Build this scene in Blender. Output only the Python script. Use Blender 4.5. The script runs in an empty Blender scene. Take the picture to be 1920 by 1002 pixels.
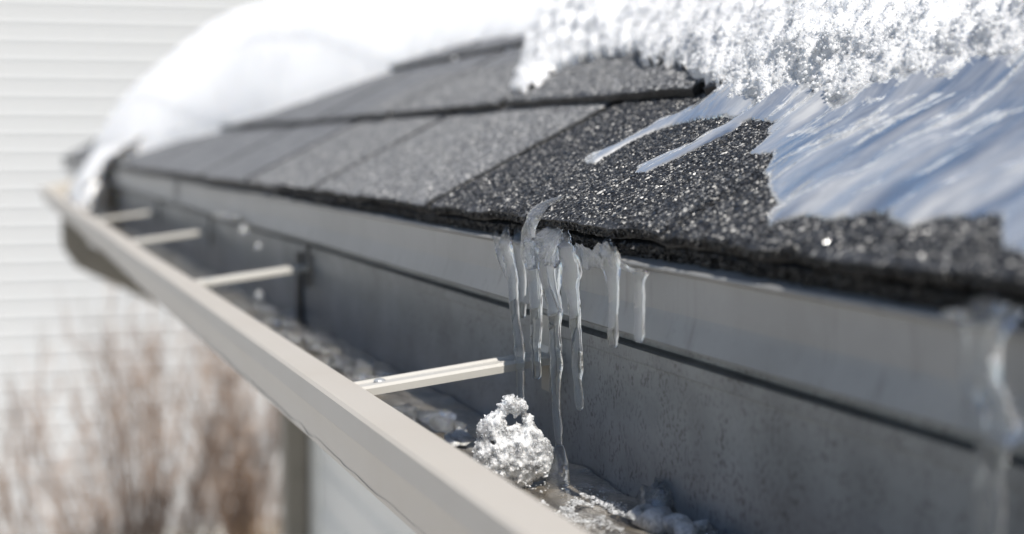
import bpy, bmesh, math, random
import numpy as np
from mathutils import Vector, Matrix

# ------------------------------------------------------------------ camera, world, sun, exposure
H = 2.55                      # camera height above the ground (m)
SC = bpy.context.scene
COL = SC.collection
R = math.radians
YAW, PITCH = R(18.215), R(4.308)
FPX = 3000.0                  # focal length in photo pixels (1920 wide)

cam = bpy.data.cameras.new('camera')
cam.sensor_fit = 'HORIZONTAL'
cam.sensor_width = 36.0
cam.lens = FPX / 1920 * 36.0
cam.clip_start = 0.02
cam.clip_end = 500
cam.dof.use_dof = True
cam.dof.focus_distance = 0.70
cam.dof.aperture_fstop = 7.2
camo = bpy.data.objects.new('camera', cam)
COL.objects.link(camo)
camo.location = (0, 0, H)
camo.rotation_euler = (R(90) - PITCH, 0, -YAW)
SC.camera = camo

SUN_EL = R(50)
SUN_AZ = math.atan2(0.026, -0.70)       # measured from +Y towards +X: behind the camera, a little to the house side
sun_dir = Vector((math.sin(SUN_AZ) * math.cos(SUN_EL), math.cos(SUN_AZ) * math.cos(SUN_EL), math.sin(SUN_EL)))
world = bpy.data.worlds.new('World')
SC.world = world
world.use_nodes = True
nt = world.node_tree
sky = nt.nodes.new('ShaderNodeTexSky')
sky.sky_type = 'NISHITA'
sky.sun_disc = False
sky.sun_elevation = SUN_EL
sky.sun_rotation = SUN_AZ
sky.air_density = 1.0
sky.dust_density = 0.6
sky.ozone_density = 1.0
bg = nt.nodes['Background']
nt.links.new(sky.outputs[0], bg.inputs[0])
bg.inputs[1].default_value = 0.080
sl = bpy.data.lights.new('sun', 'SUN')
sl.energy = 4.8
sl.angle = R(0.5)
sl.color = (1.0, 0.955, 0.89)
slo = bpy.data.objects.new('sun', sl)
COL.objects.link(slo)
slo.rotation_euler = sun_dir.to_track_quat('Z', 'Y').to_euler()
slo.location = (0, -3, 8)
vs = SC.view_settings
vs.view_transform = 'Standard'
vs.look = 'None'
vs.exposure = 0.36
vs.gamma = 1.0
vs.use_curve_mapping = False
SC.render.engine = 'CYCLES'
cy = SC.cycles
cy.use_denoising = True
cy.max_bounces = 14
cy.transmission_bounces = 12
cy.transparent_max_bounces = 12
cy.glossy_bounces = 5
cy.diffuse_bounces = 4
cy.sample_clamp_indirect = 6.0

# ------------------------------------------------------------------ helpers
rng = np.random.default_rng(7)
random.seed(7)
FW = np.array([math.sin(YAW) * math.cos(PITCH), math.cos(YAW) * math.cos(PITCH), -math.sin(PITCH)])
RT = np.array([math.cos(YAW), -math.sin(YAW), 0.0])
UP = np.cross(RT, FW)


def ray(x, y):
    return FW + RT * (x - 960) / FPX - UP * (y - 501) / FPX


def atX(x, y, X):
    d = ray(x, y)
    p = d * X / d[0]
    return np.array([p[0], p[1], p[2] + H])


def atZ(x, y, Z):                     # Z relative to the camera
    d = ray(x, y)
    p = d * Z / d[2]
    return np.array([p[0], p[1], p[2] + H])


def atD(x, y, D):
    p = ray(x, y) * D
    return np.array([p[0], p[1], p[2] + H])


AL = R(29.8)
EAVE = np.array([0.24, 0.0, H - 0.0325])
RN = np.array([-math.sin(AL), 0, math.cos(AL)])
RS = np.array([math.cos(AL), 0, math.sin(AL)])
EXPO = 0.1295                        # shingle exposure
STEP = 0.0065                        # height of one butt above the course below


def RP(u, v, w):
    u = np.asarray(u, float); v = np.asarray(v, float); w = np.asarray(w, float)
    o = EAVE[None, :] + np.multiply.outer(v, RS) + np.multiply.outer(w, RN) if v.ndim else EAVE + RS * v + RN * w
    o[..., 1] += u
    return o


def roof_uv(x, y):                    # a point of the roof plane seen at a photo pixel
    d = ray(x, y)
    e = EAVE - np.array([0, 0, H])
    p = d * (e @ RN) / (d @ RN)
    return p[1], (p - e) @ RS


def hash3(i, j, k):
    n = (i * 374761393 + j * 668265263 + k * 2147483647 // 7) & 0x7fffffff
    n = (n ^ (n >> 13)) * 1274126177 & 0x7fffffff
    return ((n ^ (n >> 16)) & 0xffff) / 65535.0


def vnoise(p):
    p = np.asarray(p, float)
    f = np.floor(p).astype(np.int64)
    t = p - f
    t = t * t * (3 - 2 * t)
    r = 0
    for a in (0, 1):
        for b in (0, 1):
            for c in (0, 1):
                w = (t[..., 0] if a else 1 - t[..., 0]) * (t[..., 1] if b else 1 - t[..., 1]) * (t[..., 2] if c else 1 - t[..., 2])
                r = r + w * hash3(f[..., 0] + a, f[..., 1] + b, f[..., 2] + c)
    return r * 2 - 1


def fbm(p, o=4):
    p = np.asarray(p, float)
    r, a = 0, 1.0
    for q in range(o):
        r = r + a * vnoise(p + 17.3 * q)
        p = p * 2.03
        a *= 0.5
    return r


def link(o, parent=None):
    COL.objects.link(o)
    if parent is not None:
        o.parent = parent
    return o


def mesh(name, verts, faces, mat, parent=None, smooth=False):
    me = bpy.data.meshes.new(name)
    me.from_pydata([tuple(map(float, v)) for v in verts], [], [tuple(map(int, f)) for f in faces])
    me.update()
    if mat:
        me.materials.append(mat)
    if smooth:
        me.polygons.foreach_set('use_smooth', [True] * len(me.polygons))
    o = bpy.data.objects.new(name, me)
    return link(o, parent)


def fastmesh(name, verts, faces, mat, parent=None, smooth=False, mats=None, mat_idx=None):
    """big meshes: verts (N,3), faces (M,k) with constant k"""
    me = bpy.data.meshes.new(name)
    V = np.ascontiguousarray(verts, np.float32)
    Fc = np.ascontiguousarray(faces, np.int32)
    k = Fc.shape[1]
    me.vertices.add(len(V)); me.vertices.foreach_set('co', V.ravel())
    me.loops.add(Fc.size); me.loops.foreach_set('vertex_index', Fc.ravel())
    me.polygons.add(len(Fc))
    me.polygons.foreach_set('loop_start', np.arange(0, Fc.size, k, dtype=np.int32))
    me.polygons.foreach_set('loop_total', np.full(len(Fc), k, np.int32))
    me.polygons.foreach_set('use_smooth', np.full(len(Fc), smooth, bool))
    for m in (mats or [mat]):
        me.materials.append(m)
    if mat_idx is not None:
        me.polygons.foreach_set('material_index', np.asarray(mat_idx, np.int32))
    me.update(calc_edges=True)
    me.validate()
    o = bpy.data.objects.new(name, me)
    return link(o, parent)


def box(name, a, b, mat, parent=None, bevel=0.0):
    bm = bmesh.new()
    bmesh.ops.create_cube(bm, size=1)
    a, b = np.minimum(a, b), np.maximum(a, b)
    for v in bm.verts:
        v.co = Vector([(a[i] + b[i]) / 2 + v.co[i] * (b[i] - a[i]) for i in range(3)])
    if bevel:
        bmesh.ops.bevel(bm, geom=bm.edges[:], offset=bevel, segments=2, affect='EDGES')
    me = bpy.data.meshes.new(name)
    bm.to_mesh(me); bm.free()
    me.materials.append(mat)
    return link(bpy.data.objects.new(name, me), parent)


def empty(name, loc=(0, 0, 0)):
    o = bpy.data.objects.new(name, None)
    o.empty_display_size = 0.05
    o.location = loc
    COL.objects.link(o)
    return o


def adopt(parent, *obs):
    """parent at parent's place without moving the child"""
    for o in obs:
        o.parent = parent
        o.matrix_parent_inverse = Matrix.Translation(parent.location).inverted()


def tag(o, label=None, cat=None, group=None, kind=None):
    if label: o['label'] = label
    if cat: o['category'] = cat
    if group: o['group'] = group
    if kind: o['kind'] = kind
    return o


def extrude_y(name, prof, y0, y1, mat, parent=None, ny=1, closed=False, thick=0.0, wob=0.0, smooth=False):
    """sheet metal profile [(x, z rel. camera)] drawn along Y, with a real thickness"""
    P = np.array(prof, float)
    if thick:
        t = np.gradient(P, axis=0)
        t /= np.linalg.norm(t, axis=1)[:, None] + 1e-12
        nrm = np.stack([-t[:, 1], t[:, 0]], 1)
        P = np.vstack([P, (P + nrm * thick)[::-1]])
        closed = True
    n = len(P)
    ys = np.linspace(y0, y1, ny + 1)
    V = []
    for y in ys:
        dz = wob * vnoise(np.array([y * 2.3, 3.1, 0.7])) if wob else 0.0
        dx = wob * vnoise(np.array([y * 1.9, 8.1, 2.7])) if wob else 0.0
        for x, z in P:
            V.append((x + dx, y, z + H + dz))
    F = []
    for i in range(ny):
        for j in range(n if closed else n - 1):
            k = (j + 1) % n
            F.append((i * n + j, i * n + k, (i + 1) * n + k, (i + 1) * n + j))
    if closed:
        F.append(tuple(range(n))[::-1]); F.append(tuple(ny * n + j for j in range(n)))
    return mesh(name, V, F, mat, parent, smooth)


def catmull(K, m):
    K = np.array(K, float)
    P = np.vstack([2 * K[0] - K[1], K, 2 * K[-1] - K[-2]])
    out = []
    for i in range(1, len(P) - 2):
        for s in range(m):
            t = s / m
            p0, p1, p2, p3 = P[i - 1], P[i], P[i + 1], P[i + 2]
            out.append(0.5 * (2 * p1 + (p2 - p0) * t + (2 * p0 - 5 * p1 + 4 * p2 - p3) * t * t + (3 * p1 - p0 - 3 * p2 + p3) * t ** 3))
    out.append(P[-2])
    return np.array(out)


def loft(name, C, A, B, mat, n=20, rough=0.08, freq=260.0, flute=0.0, seed=0, parent=None):
    """closed body through rings: centre C, half-axes A and B (vectors)"""
    V = []
    m = len(C)
    ang = np.linspace(0, 2 * math.pi, n, endpoint=False)
    for i in range(m):
        base = C[i] + np.outer(np.cos(ang), A[i]) + np.outer(np.sin(ang), B[i])
        d = base - C[i]
        nz = fbm(base * freq + seed * 31.7, 3) * rough
        nz2 = fbm(base * np.array([freq * 1.6, freq * 1.6, freq * 0.12]) + seed * 11.7, 2) * (flute[i] if np.ndim(flute) else flute)
        V.append(C[i] + d * (1 + nz + nz2)[:, None])
    V = np.vstack(V + [C[0][None], C[-1][None]])
    F = []
    for i in range(m - 1):
        for j in range(n):
            k = (j + 1) % n
            F.append((i * n + j, i * n + k, (i + 1) * n + k, (i + 1) * n + j))
    t, b = m * n, m * n + 1
    for j in range(n):
        k = (j + 1) % n
        F.append((t, k, j)); F.append((b, (m - 1) * n + j, (m - 1) * n + k))
    o = mesh(name, V, F, mat, parent, True)
    bm = bmesh.new(); bm.from_mesh(o.data)
    bmesh.ops.recalc_face_normals(bm, faces=bm.faces[:])
    bm.to_mesh(o.data); bm.free()
    return o


# angular crystals / granules: jittered octahedra joined into one mesh
OV = np.array([[1, 0, 0], [-1, 0, 0], [0, 1, 0], [0, -1, 0], [0, 0, 1], [0, 0, -1]], float)
OF = np.array([[0, 2, 4], [2, 1, 4], [1, 3, 4], [3, 0, 4], [2, 0, 5], [1, 2, 5], [3, 1, 5], [0, 3, 5]])
CV = np.array([[x, y, z] for x in (-1, 1) for y in (-1, 1) for z in (-1, 1)], float) * 0.72
CF = np.array([[0, 1, 3], [0, 3, 2], [4, 6, 7], [4, 7, 5], [0, 4, 5], [0, 5, 1], [2, 3, 7], [2, 7, 6], [0, 2, 6], [0, 6, 4], [1, 5, 7], [1, 7, 3]])


def rand_rot(n):
    q = rng.normal(size=(n, 4)); q /= np.linalg.norm(q, axis=1)[:, None]
    w, x, y, z = q.T
    return np.stack([np.stack([1 - 2 * (y * y + z * z), 2 * (x * y - z * w), 2 * (x * z + y * w)], -1),
                     np.stack([2 * (x * y + z * w), 1 - 2 * (x * x + z * z), 2 * (y * z - x * w)], -1),
                     np.stack([2 * (x * z - y * w), 2 * (y * z + x * w), 1 - 2 * (x * x + y * y)], -1)], 1)


def crystals(name, P, size, mat, parent=None, aniso=0.45, cube=False, flat=None, smooth=False):
    n = len(P)
    bv, bf = (CV, CF) if cube else (OV, OF)
    sc = size[:, None] * np.exp(rng.normal(0, aniso, (n, 3)) * 0.6)
    L = bv[None] * sc[:, None, :] * (1 + rng.uniform(-0.28, 0.28, (n, len(bv), 1)))
    L = np.einsum('nij,nkj->nki', rand_rot(n), L)
    if flat is not None:                       # squash along a direction
        L -= np.einsum('nki,i->nk', L, flat)[..., None] * flat * 0.45
    V = (P[:, None, :] + L).reshape(-1, 3)
    F = (bf[None] + (np.arange(n) * len(bv))[:, None, None]).reshape(-1, 3)
    return fastmesh(name, V, F, mat, parent, smooth)


def in_poly(px, py, poly):
    r = np.zeros(np.shape(px), bool)
    n = len(poly)
    j = n - 1
    for i in range(n):
        xi, yi = poly[i]; xj, yj = poly[j]
        c = ((yi > py) != (yj > py)) & (px < (xj - xi) * (py - yi) / (yj - yi + 1e-15) + xi)
        r ^= c
        j = i
    return r


def dist_poly(px, py, poly):
    d = np.full(np.shape(px), 1e9)
    n = len(poly)
    for i in range(n):
        ax, ay = poly[i]; bx, by = poly[(i + 1) % n]
        ex, ey = bx - ax, by - ay
        t = np.clip(((px - ax) * ex + (py - ay) * ey) / (ex * ex + ey * ey + 1e-15), 0, 1)
        d = np.minimum(d, np.hypot(px - ax - t * ex, py - ay - t * ey))
    return d


# ------------------------------------------------------------------ materials
def new_mat(name):
    m = bpy.data.materials.new(name)
    m.use_nodes = True
    t = m.node_tree
    return m, t, t.nodes['Principled BSDF'], t.nodes['Material Output']


def N(t, kind, **kw):
    n = t.nodes.new(kind)
    for k, v in kw.items():
        if k.startswith('i_'):
            n.inputs[k[2:].replace('_', ' ')].default_value = v
        else:
            setattr(n, k, v)
    return n


def ramp(t, fac, stops, interp='LINEAR'):
    r = t.nodes.new('ShaderNodeValToRGB')
    r.color_ramp.interpolation = interp
    e = r.color_ramp.elements
    while len(e) < len(stops):
        e.new(0.5)
    for q, (p, c) in zip(e, stops):
        q.position = p
        q.color = (*c, 1) if len(c) == 3 else c
    t.links.new(fac, r.inputs[0])
    return r


def objcoord(t, scale=(1, 1, 1), rot=(0, 0, 0)):
    tc = t.nodes.new('ShaderNodeTexCoord')
    mp = t.nodes.new('ShaderNodeMapping')
    mp.inputs['Scale'].default_value = scale
    mp.inputs['Rotation'].default_value = rot
    t.links.new(tc.outputs['Object'], mp.inputs[0])
    return mp.outputs[0]


def noise(t, vec, scale, detail=4, rough=0.55):
    n = N(t, 'ShaderNodeTexNoise')
    n.inputs['Scale'].default_value = scale
    n.inputs['Detail'].default_value = detail
    n.inputs['Roughness'].default_value = rough
    t.links.new(vec, n.inputs['Vector'])
    return n.outputs['Fac']


def bump(t, height, strength, dist, bs, normal=None):
    b = t.nodes.new('ShaderNodeBump')
    b.inputs['Strength'].default_value = strength
    b.inputs['Distance'].default_value = dist
    t.links.new(height, b.inputs['Height'])
    if normal is not None:
        t.links.new(normal, b.inputs['Normal'])
    if bs is not None:
        t.links.new(b.outputs[0], bs.inputs['Normal'])
    return b.outputs[0]


def mixcol(t, fac, a, b, mode='MIX'):
    m = t.nodes.new('ShaderNodeMix')
    m.data_type = 'RGBA'
    m.blend_type = mode
    for s, val in ((0, fac), (6, a), (7, b)):
        if hasattr(val, 'is_linked') or isinstance(val, bpy.types.NodeSocket):
            t.links.new(val, m.inputs[s])
        else:
            m.inputs[s].default_value = val if s == 0 else (*val, 1)
    return m.outputs[2]


M = {}


def painted(name, col, rough, dirt=(0.35, 0.32, 0.28), dirt_amt=0.25, speck=0.15, streak=0.0):
    m, t, b, o = new_mat(name)
    v = objcoord(t)
    n1 = ramp(t, noise(t, v, 14, 6, 0.65), [(0.45, (0, 0, 0)), (0.75, (1, 1, 1))]).outputs[0]
    n2 = ramp(t, noise(t, v, 420, 3), [(0.62, (0, 0, 0)), (0.74, (1, 1, 1))]).outputs[0]
    f1 = N(t, 'ShaderNodeMath', operation='MULTIPLY'); t.links.new(n1, f1.inputs[0]); f1.inputs[1].default_value = dirt_amt
    f2 = N(t, 'ShaderNodeMath', operation='MULTIPLY'); t.links.new(n2, f2.inputs[0]); f2.inputs[1].default_value = speck
    c = mixcol(t, f1.outputs[0], col, dirt)
    c = mixcol(t, f2.outputs[0], c, dirt)
    t.links.new(c, b.inputs['Base Color'])
    b.inputs['Roughness'].default_value = rough
    if streak:
        sk = ramp(t, noise(t, objcoord(t, (1, 1, 0.06)), 130, 4, 0.7), [(0.56, (0, 0, 0)), (0.74, (streak,) * 3)]).outputs[0]
        c = mixcol(t, sk, c, dirt)
        t.links.new(c, b.inputs['Base Color'])
    bump(t, noise(t, v, 900, 2), 0.10, 0.0006, b)
    M[name] = m
    return m


painted('gutter_paint', (0.49, 0.455, 0.405), 0.42, dirt=(0.42, 0.37, 0.31), dirt_amt=0.28, speck=0.10)
painted('drip_paint', (0.30, 0.298, 0.293), 0.36, dirt=(0.10, 0.095, 0.08), dirt_amt=0.30, speck=0.30, streak=0.55)
painted('hanger_metal', (0.47, 0.455, 0.42), 0.30, dirt=(0.40, 0.36, 0.3), dirt_amt=0.25, speck=0.1)
painted('siding_paint', (0.42, 0.43, 0.437), 0.55, dirt=(0.5, 0.49, 0.45), dirt_amt=0.25, speck=0.0)
painted('trim_paint', (0.62, 0.62, 0.59), 0.5, dirt_amt=0.2)
painted('house_siding', (0.78, 0.78, 0.75), 0.5, dirt=(0.6, 0.58, 0.54), dirt_amt=0.2, speck=0.0)
painted('seal', (0.035, 0.034, 0.036), 0.5)
painted('downspout_paint', (0.22, 0.20, 0.165), 0.5, dirt=(0.10, 0.09, 0.07), dirt_amt=0.4)

# weathered zinc inside of the gutter
m, t, b, o = new_mat('gutter_zinc')
v = objcoord(t)
vs1 = objcoord(t, (1, 1, 0.85))
n_big = noise(t, v, 16, 5, 0.6)
n_spk = noise(t, vs1, 430, 4, 0.65)
n_spk2 = noise(t, vs1, 75, 5, 0.7)
c = ramp(t, n_big, [(0.3, (0.22, 0.23, 0.24)), (0.7, (0.40, 0.415, 0.43))]).outputs[0]
s1 = ramp(t, n_spk, [(0.50, (0, 0, 0)), (0.60, (1, 1, 1))]).outputs[0]
s2 = ramp(t, n_spk2, [(0.42, (0.12, 0.12, 0.12)), (0.62, (1, 1, 1))]).outputs[0]
mm = N(t, 'ShaderNodeMath', operation='MULTIPLY'); t.links.new(s1, mm.inputs[0]); t.links.new(s2, mm.inputs[1])
mm2 = N(t, 'ShaderNodeMath', operation='MULTIPLY'); t.links.new(mm.outputs[0], mm2.inputs[0]); mm2.inputs[1].default_value = 0.66
c = mixcol(t, mm2.outputs[0], c, (0.055, 0.048, 0.042))
s3 = ramp(t, noise(t, objcoord(t, (1, 1, 0.40)), 55, 6, 0.80), [(0.685, (0, 0, 0)), (0.72, (1, 1, 1))]).outputs[0]
c = mixcol(t, s3, c, (0.035, 0.03, 0.027))
t.links.new(c, b.inputs['Base Color'])
b.inputs['Metallic'].default_value = 0.25
b.inputs['Roughness'].default_value = 0.42
bump(t, n_spk, 0.15, 0.0008, b)
M['zinc'] = m

# asphalt shingle body (and far shingles, whose granules are too fine to build): dry, and wet where the thaw runs
TONE_DRY = [(0.0, (0.035, 0.035, 0.038)), (0.30, (0.086, 0.091, 0.100)), (0.62, (0.194, 0.201, 0.214)), (0.88, (0.37, 0.37, 0.365)), (1.0, (0.6, 0.59, 0.57))]
TONE_WET = [(0.0, (0.008, 0.008, 0.009)), (0.46, (0.016, 0.0165, 0.018)), (0.72, (0.043, 0.044, 0.047)), (0.87, (0.13, 0.13, 0.132)), (0.94, (0.36, 0.35, 0.33)), (1.0, (0.70, 0.68, 0.64))]
for nm, tone, lo, hi, rg in (('shingle', TONE_DRY, (0.09, 0.092, 0.098), (0.235, 0.237, 0.244), 0.6), ('shingle_wet', TONE_WET, (0.02, 0.021, 0.023), (0.07, 0.07, 0.074), 0.35)):
    m, t, b, o = new_mat(nm)
    v = objcoord(t)
    vo = N(t, 'ShaderNodeTexVoronoi'); vo.inputs['Scale'].default_value = 620
    t.links.new(v, vo.inputs['Vector'])
    sep = N(t, 'ShaderNodeSeparateColor'); t.links.new(vo.outputs['Color'], sep.inputs[0])
    c = ramp(t, sep.outputs[0], tone).outputs[0]
    c = mixcol(t, 0.4, c, ramp(t, noise(t, v, 45, 4), [(0.35, lo), (0.7, hi)]).outputs[0])
    t.links.new(c, b.inputs['Base Color'])
    b.inputs['Roughness'].default_value = rg
    bump(t, vo.outputs['Distance'], 0.9, 0.0012, b)
    b.inputs['Normal'].links[0].from_node.invert = True
    M[nm] = m

# shingle felt edge / asphalt underside
m, t, b, o = new_mat('asphalt_core')
v = objcoord(t)
c = ramp(t, noise(t, v, 500, 3), [(0.4, (0.003, 0.003, 0.003)), (0.78, (0.022, 0.021, 0.02))]).outputs[0]
t.links.new(c, b.inputs['Base Color'])
b.inputs['Roughness'].default_value = 0.38
bump(t, noise(t, v, 700, 3), 0.8, 0.001, b)
M['core'] = m

# mineral granules, each its own tone
for nm, tone, lo, hi in (('granule', TONE_DRY, 0.4, 0.7), ('granule_wet', TONE_WET, 0.08, 0.40)):
    m, t, b, o = new_mat(nm)
    g = N(t, 'ShaderNodeNewGeometry')
    c = ramp(t, g.outputs['Random Per Island'], tone).outputs[0]
    t.links.new(c, b.inputs['Base Color'])
    wn = N(t, 'ShaderNodeMath', operation='FRACT'); ml = N(t, 'ShaderNodeMath', operation='MULTIPLY'); ml.inputs[1].default_value = 37.7
    t.links.new(g.outputs['Random Per Island'], ml.inputs[0]); t.links.new(ml.outputs[0], wn.inputs[0])
    rr = ramp(t, wn.outputs[0], [(0, (lo,) * 3), (1, (hi,) * 3)]).outputs[0]
    t.links.new(rr, b.inputs['Roughness'])
    M[nm] = m

# soft snow
m, t, b, o = new_mat('snow')
v = objcoord(t)
b.inputs['Base Color'].default_value = (0.87, 0.872, 0.875, 1)
b.inputs['Roughness'].default_value = 0.55
b.inputs['Subsurface Weight'].default_value = 0.6
b.inputs['Subsurface Radius'].default_value = (1.0, 1.1, 1.25)
b.inputs['Subsurface Scale'].default_value = 0.02
n1 = bump(t, noise(t, v, 60, 6, 0.65), 0.15, 0.005, None)
bump(t, noise(t, v, 600, 3, 0.6), 0.4, 0.0016, b, n1)
M['snow'] = m

# coarse wet snow, half ice
m, t, b, o = new_mat('granular_snow')
v = objcoord(t)
c = ramp(t, noise(t, v, 60, 5, 0.65), [(0.36, (0.58, 0.59, 0.605)), (0.56, (0.77, 0.775, 0.785))]).outputs[0]
t.links.new(c, b.inputs['Base Color'])
b.inputs['Roughness'].default_value = 0.32
b.inputs['IOR'].default_value = 1.31
b.inputs['Subsurface Weight'].default_value = 0.7
b.inputs['Subsurface Radius'].default_value = (1.0, 1.1, 1.25)
b.inputs['Subsurface Scale'].default_value = 0.005
n1 = bump(t, noise(t, v, 260, 5, 0.7), 0.5, 0.003, None)
bump(t, noise(t, v, 1100, 2, 0.6), 0.6, 0.001, b, n1)
M['gsnow'] = m

# loose ice grains: partly clear, partly letting light scatter through
m, t, b, o = new_mat('ice_crystal')
g = N(t, 'ShaderNodeNewGeometry')
b.inputs['Base Color'].default_value = (0.93, 0.935, 0.945, 1)
b.inputs['IOR'].default_value = 1.31
rr = ramp(t, g.outputs['Random Per Island'], [(0.0, (0.55,) * 3), (0.85, (0.35,) * 3), (0.93, (0.06,) * 3)]).outputs[0]
t.links.new(rr, b.inputs['Roughness'])
tr = ramp(t, g.outputs['Random Per Island'], [(0.55, (0.0,) * 3), (0.95, (0.4,) * 3)]).outputs[0]
t.links.new(tr, b.inputs['Transmission Weight'])
tl = N(t, 'ShaderNodeBsdfTranslucent'); tl.inputs['Color'].default_value = (0.94, 0.95, 0.96, 1)
mx = N(t, 'ShaderNodeMixShader'); mx.inputs[0].default_value = 0.62
t.links.new(b.outputs[0], mx.inputs[1]); t.links.new(tl.outputs[0], mx.inputs[2])
t.links.new(mx.outputs[0], o.inputs['Surface'])
M['crystal'] = m


m2 = m.copy(); m2.name = 'wet_grain'; t2 = m2.node_tree
t2.nodes['Principled BSDF'].inputs['Base Color'].default_value = (0.95, 0.955, 0.96, 1)
for nd in t2.nodes:
    if nd.type == 'MIX_SHADER': nd.inputs[0].default_value = 0.56
    if nd.type == 'VALTORGB' and nd.outputs[0].links[0].to_socket.name == 'Transmission Weight':
        for e_, (p_, c_) in zip(nd.color_ramp.elements, ((0.25, 0.10), (0.9, 0.65))): e_.position = p_; e_.color = (c_, c_, c_, 1)
    if nd.type == 'VALTORGB' and nd.outputs[0].links[0].to_socket.name == 'Roughness':
        for e_, c_ in zip(nd.color_ramp.elements, (0.3, 0.12, 0.03)): e_.color = (c_, c_, c_, 1)
M['wet_grain'] = m2


def ice_mat(name, frost_lo, frost_hi, fmax, rough=0.04, bsc=190, bstr=0.35, tint=(0.95, 0.97, 0.985)):
    m, t, b, o = new_mat(name)
    v = objcoord(t)
    b.inputs['Base Color'].default_value = (*tint, 1)
    b.inputs['IOR'].default_value = 1.31
    b.inputs['Roughness'].default_value = rough
    b.inputs['Transmission Weight'].default_value = 1.0
    nb = bump(t, noise(t, objcoord(t, (1, 1, 0.55)), bsc, 4, 0.6), bstr, 0.0012, b)
    w = N(t, 'ShaderNodeBsdfPrincipled')
    w.inputs['Base Color'].default_value = (0.88, 0.89, 0.90, 1)
    w.inputs['Roughness'].default_value = 0.3
    w.inputs['IOR'].default_value = 1.31
    w.inputs['Subsurface Weight'].default_value = 1.0
    w.inputs['Subsurface Radius'].default_value = (1, 1, 1.1)
    w.inputs['Subsurface Scale'].default_value = 0.004
    t.links.new(nb, w.inputs['Normal'])
    f = ramp(t, noise(t, objcoord(t, (1, 1, 0.6)), 800, 3, 0.7), [(frost_lo, (fmax * 0.45,) * 3), (frost_hi, (fmax,) * 3)]).outputs[0]
    mx = N(t, 'ShaderNodeMixShader')
    t.links.new(f, mx.inputs[0]); t.links.new(b.outputs[0], mx.inputs[1]); t.links.new(w.outputs[0], mx.inputs[2])
    t.links.new(mx.outputs[0], o.inputs['Surface'])
    M[name] = m
    return m


ice_mat('icicle_ice', 0.55, 0.78, 0.085, rough=0.01, bsc=170, bstr=0.30)
ice_mat('cloudy_ice', 0.48, 0.72, 0.18, rough=0.06, bsc=320, bstr=0.4)
ice_mat('clear_ice', 0.5, 0.8, 0.12, rough=0.015)
ice_mat('frosted_ice', 0.35, 0.65, 0.75, rough=0.05, bsc=300, bstr=0.4)
ice_mat('dribble_ice', 0.5, 0.8, 0.05, rough=0.01, bsc=240, bstr=0.5)
ice_mat('water', 0.0, 0.1, 0.30, rough=0.0, bstr=0.0)  # white mixed into the drops stands in for their bright sun glint

# sintered grains of the gutter lump
m, t, b, o = new_mat('sintered_ice')
v = objcoord(t)
b.inputs['Base Color'].default_value = (0.74, 0.745, 0.75, 1)
b.inputs['Roughness'].default_value = 0.14
b.inputs['IOR'].default_value = 1.31
b.inputs['Subsurface Weight'].default_value = 1.0
b.inputs['Subsurface Radius'].default_value = (1.0, 1.05, 1.1)
b.inputs['Subsurface Scale'].default_value = 0.003
tr = ramp(t, noise(t, v, 160, 4, 0.65), [(0.40, (0.05,) * 3), (0.58, (0.80,) * 3)]).outputs[0]
t.links.new(tr, b.inputs['Transmission Weight'])
bump(t, noise(t, v, 900, 3, 0.6), 0.35, 0.0008, b)
M['sintered'] = m

# thin glazed ice running down the shingles
m, t, b, o = new_mat('sheet_ice')
tcv = objcoord(t, (1, 1, 1), (0, AL, 0))
mp = N(t, 'ShaderNodeMapping'); mp.inputs['Scale'].default_value = (0.34, 1, 1)
t.links.new(tcv, mp.inputs[0])
wrp = N(t, 'ShaderNodeTexNoise'); wrp.inputs['Scale'].default_value = 30; wrp.inputs['Detail'].default_value = 2
t.links.new(tcv, wrp.inputs['Vector'])
wsc = N(t, 'ShaderNodeVectorMath', operation='SCALE'); t.links.new(wrp.outputs['Color'], wsc.inputs[0]); wsc.inputs['Scale'].default_value = 0.018
wad = N(t, 'ShaderNodeVectorMath', operation='ADD'); t.links.new(mp.outputs[0], wad.inputs[0]); t.links.new(wsc.outputs[0], wad.inputs[1])
st = noise(t, wad.outputs[0], 34, 6, 0.60)
c = ramp(t, st, [(0.30, (0.40, 0.405, 0.41)), (0.50, (0.47, 0.472, 0.475)), (0.68, (0.56, 0.56, 0.555))]).outputs[0]
t.links.new(c, b.inputs['Base Color'])
b.inputs['IOR'].default_value = 1.40
b.inputs['Roughness'].default_value = 0.16
b.inputs['Coat Weight'].default_value = 1.0
b.inputs['Coat Roughness'].default_value = 0.03
b.inputs['Coat IOR'].default_value = 1.33
nn = bump(t, noise(t, wad.outputs[0], 42, 4, 0.50), 0.45, 0.0045, b)
t.links.new(nn, b.inputs['Coat Normal'])
clr = N(t, 'ShaderNodeBsdfGlass'); clr.inputs['IOR'].default_value = 1.20; clr.inputs['Roughness'].default_value = 0.03; clr.inputs['Color'].default_value = (0.9, 0.93, 0.96, 1)
t.links.new(nn, clr.inputs['Normal'])
see = ramp(t, st, [(0.34, (0.85,) * 3), (0.47, (0.48,) * 3), (0.60, (0.14,) * 3)]).outputs[0]
mx = N(t, 'ShaderNodeMixShader')
t.links.new(see, mx.inputs[0]); t.links.new(b.outputs[0], mx.inputs[1]); t.links.new(clr.outputs[0], mx.inputs[2])
t.links.new(mx.outputs[0], o.inputs['Surface'])
M['sheet'] = m

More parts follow.
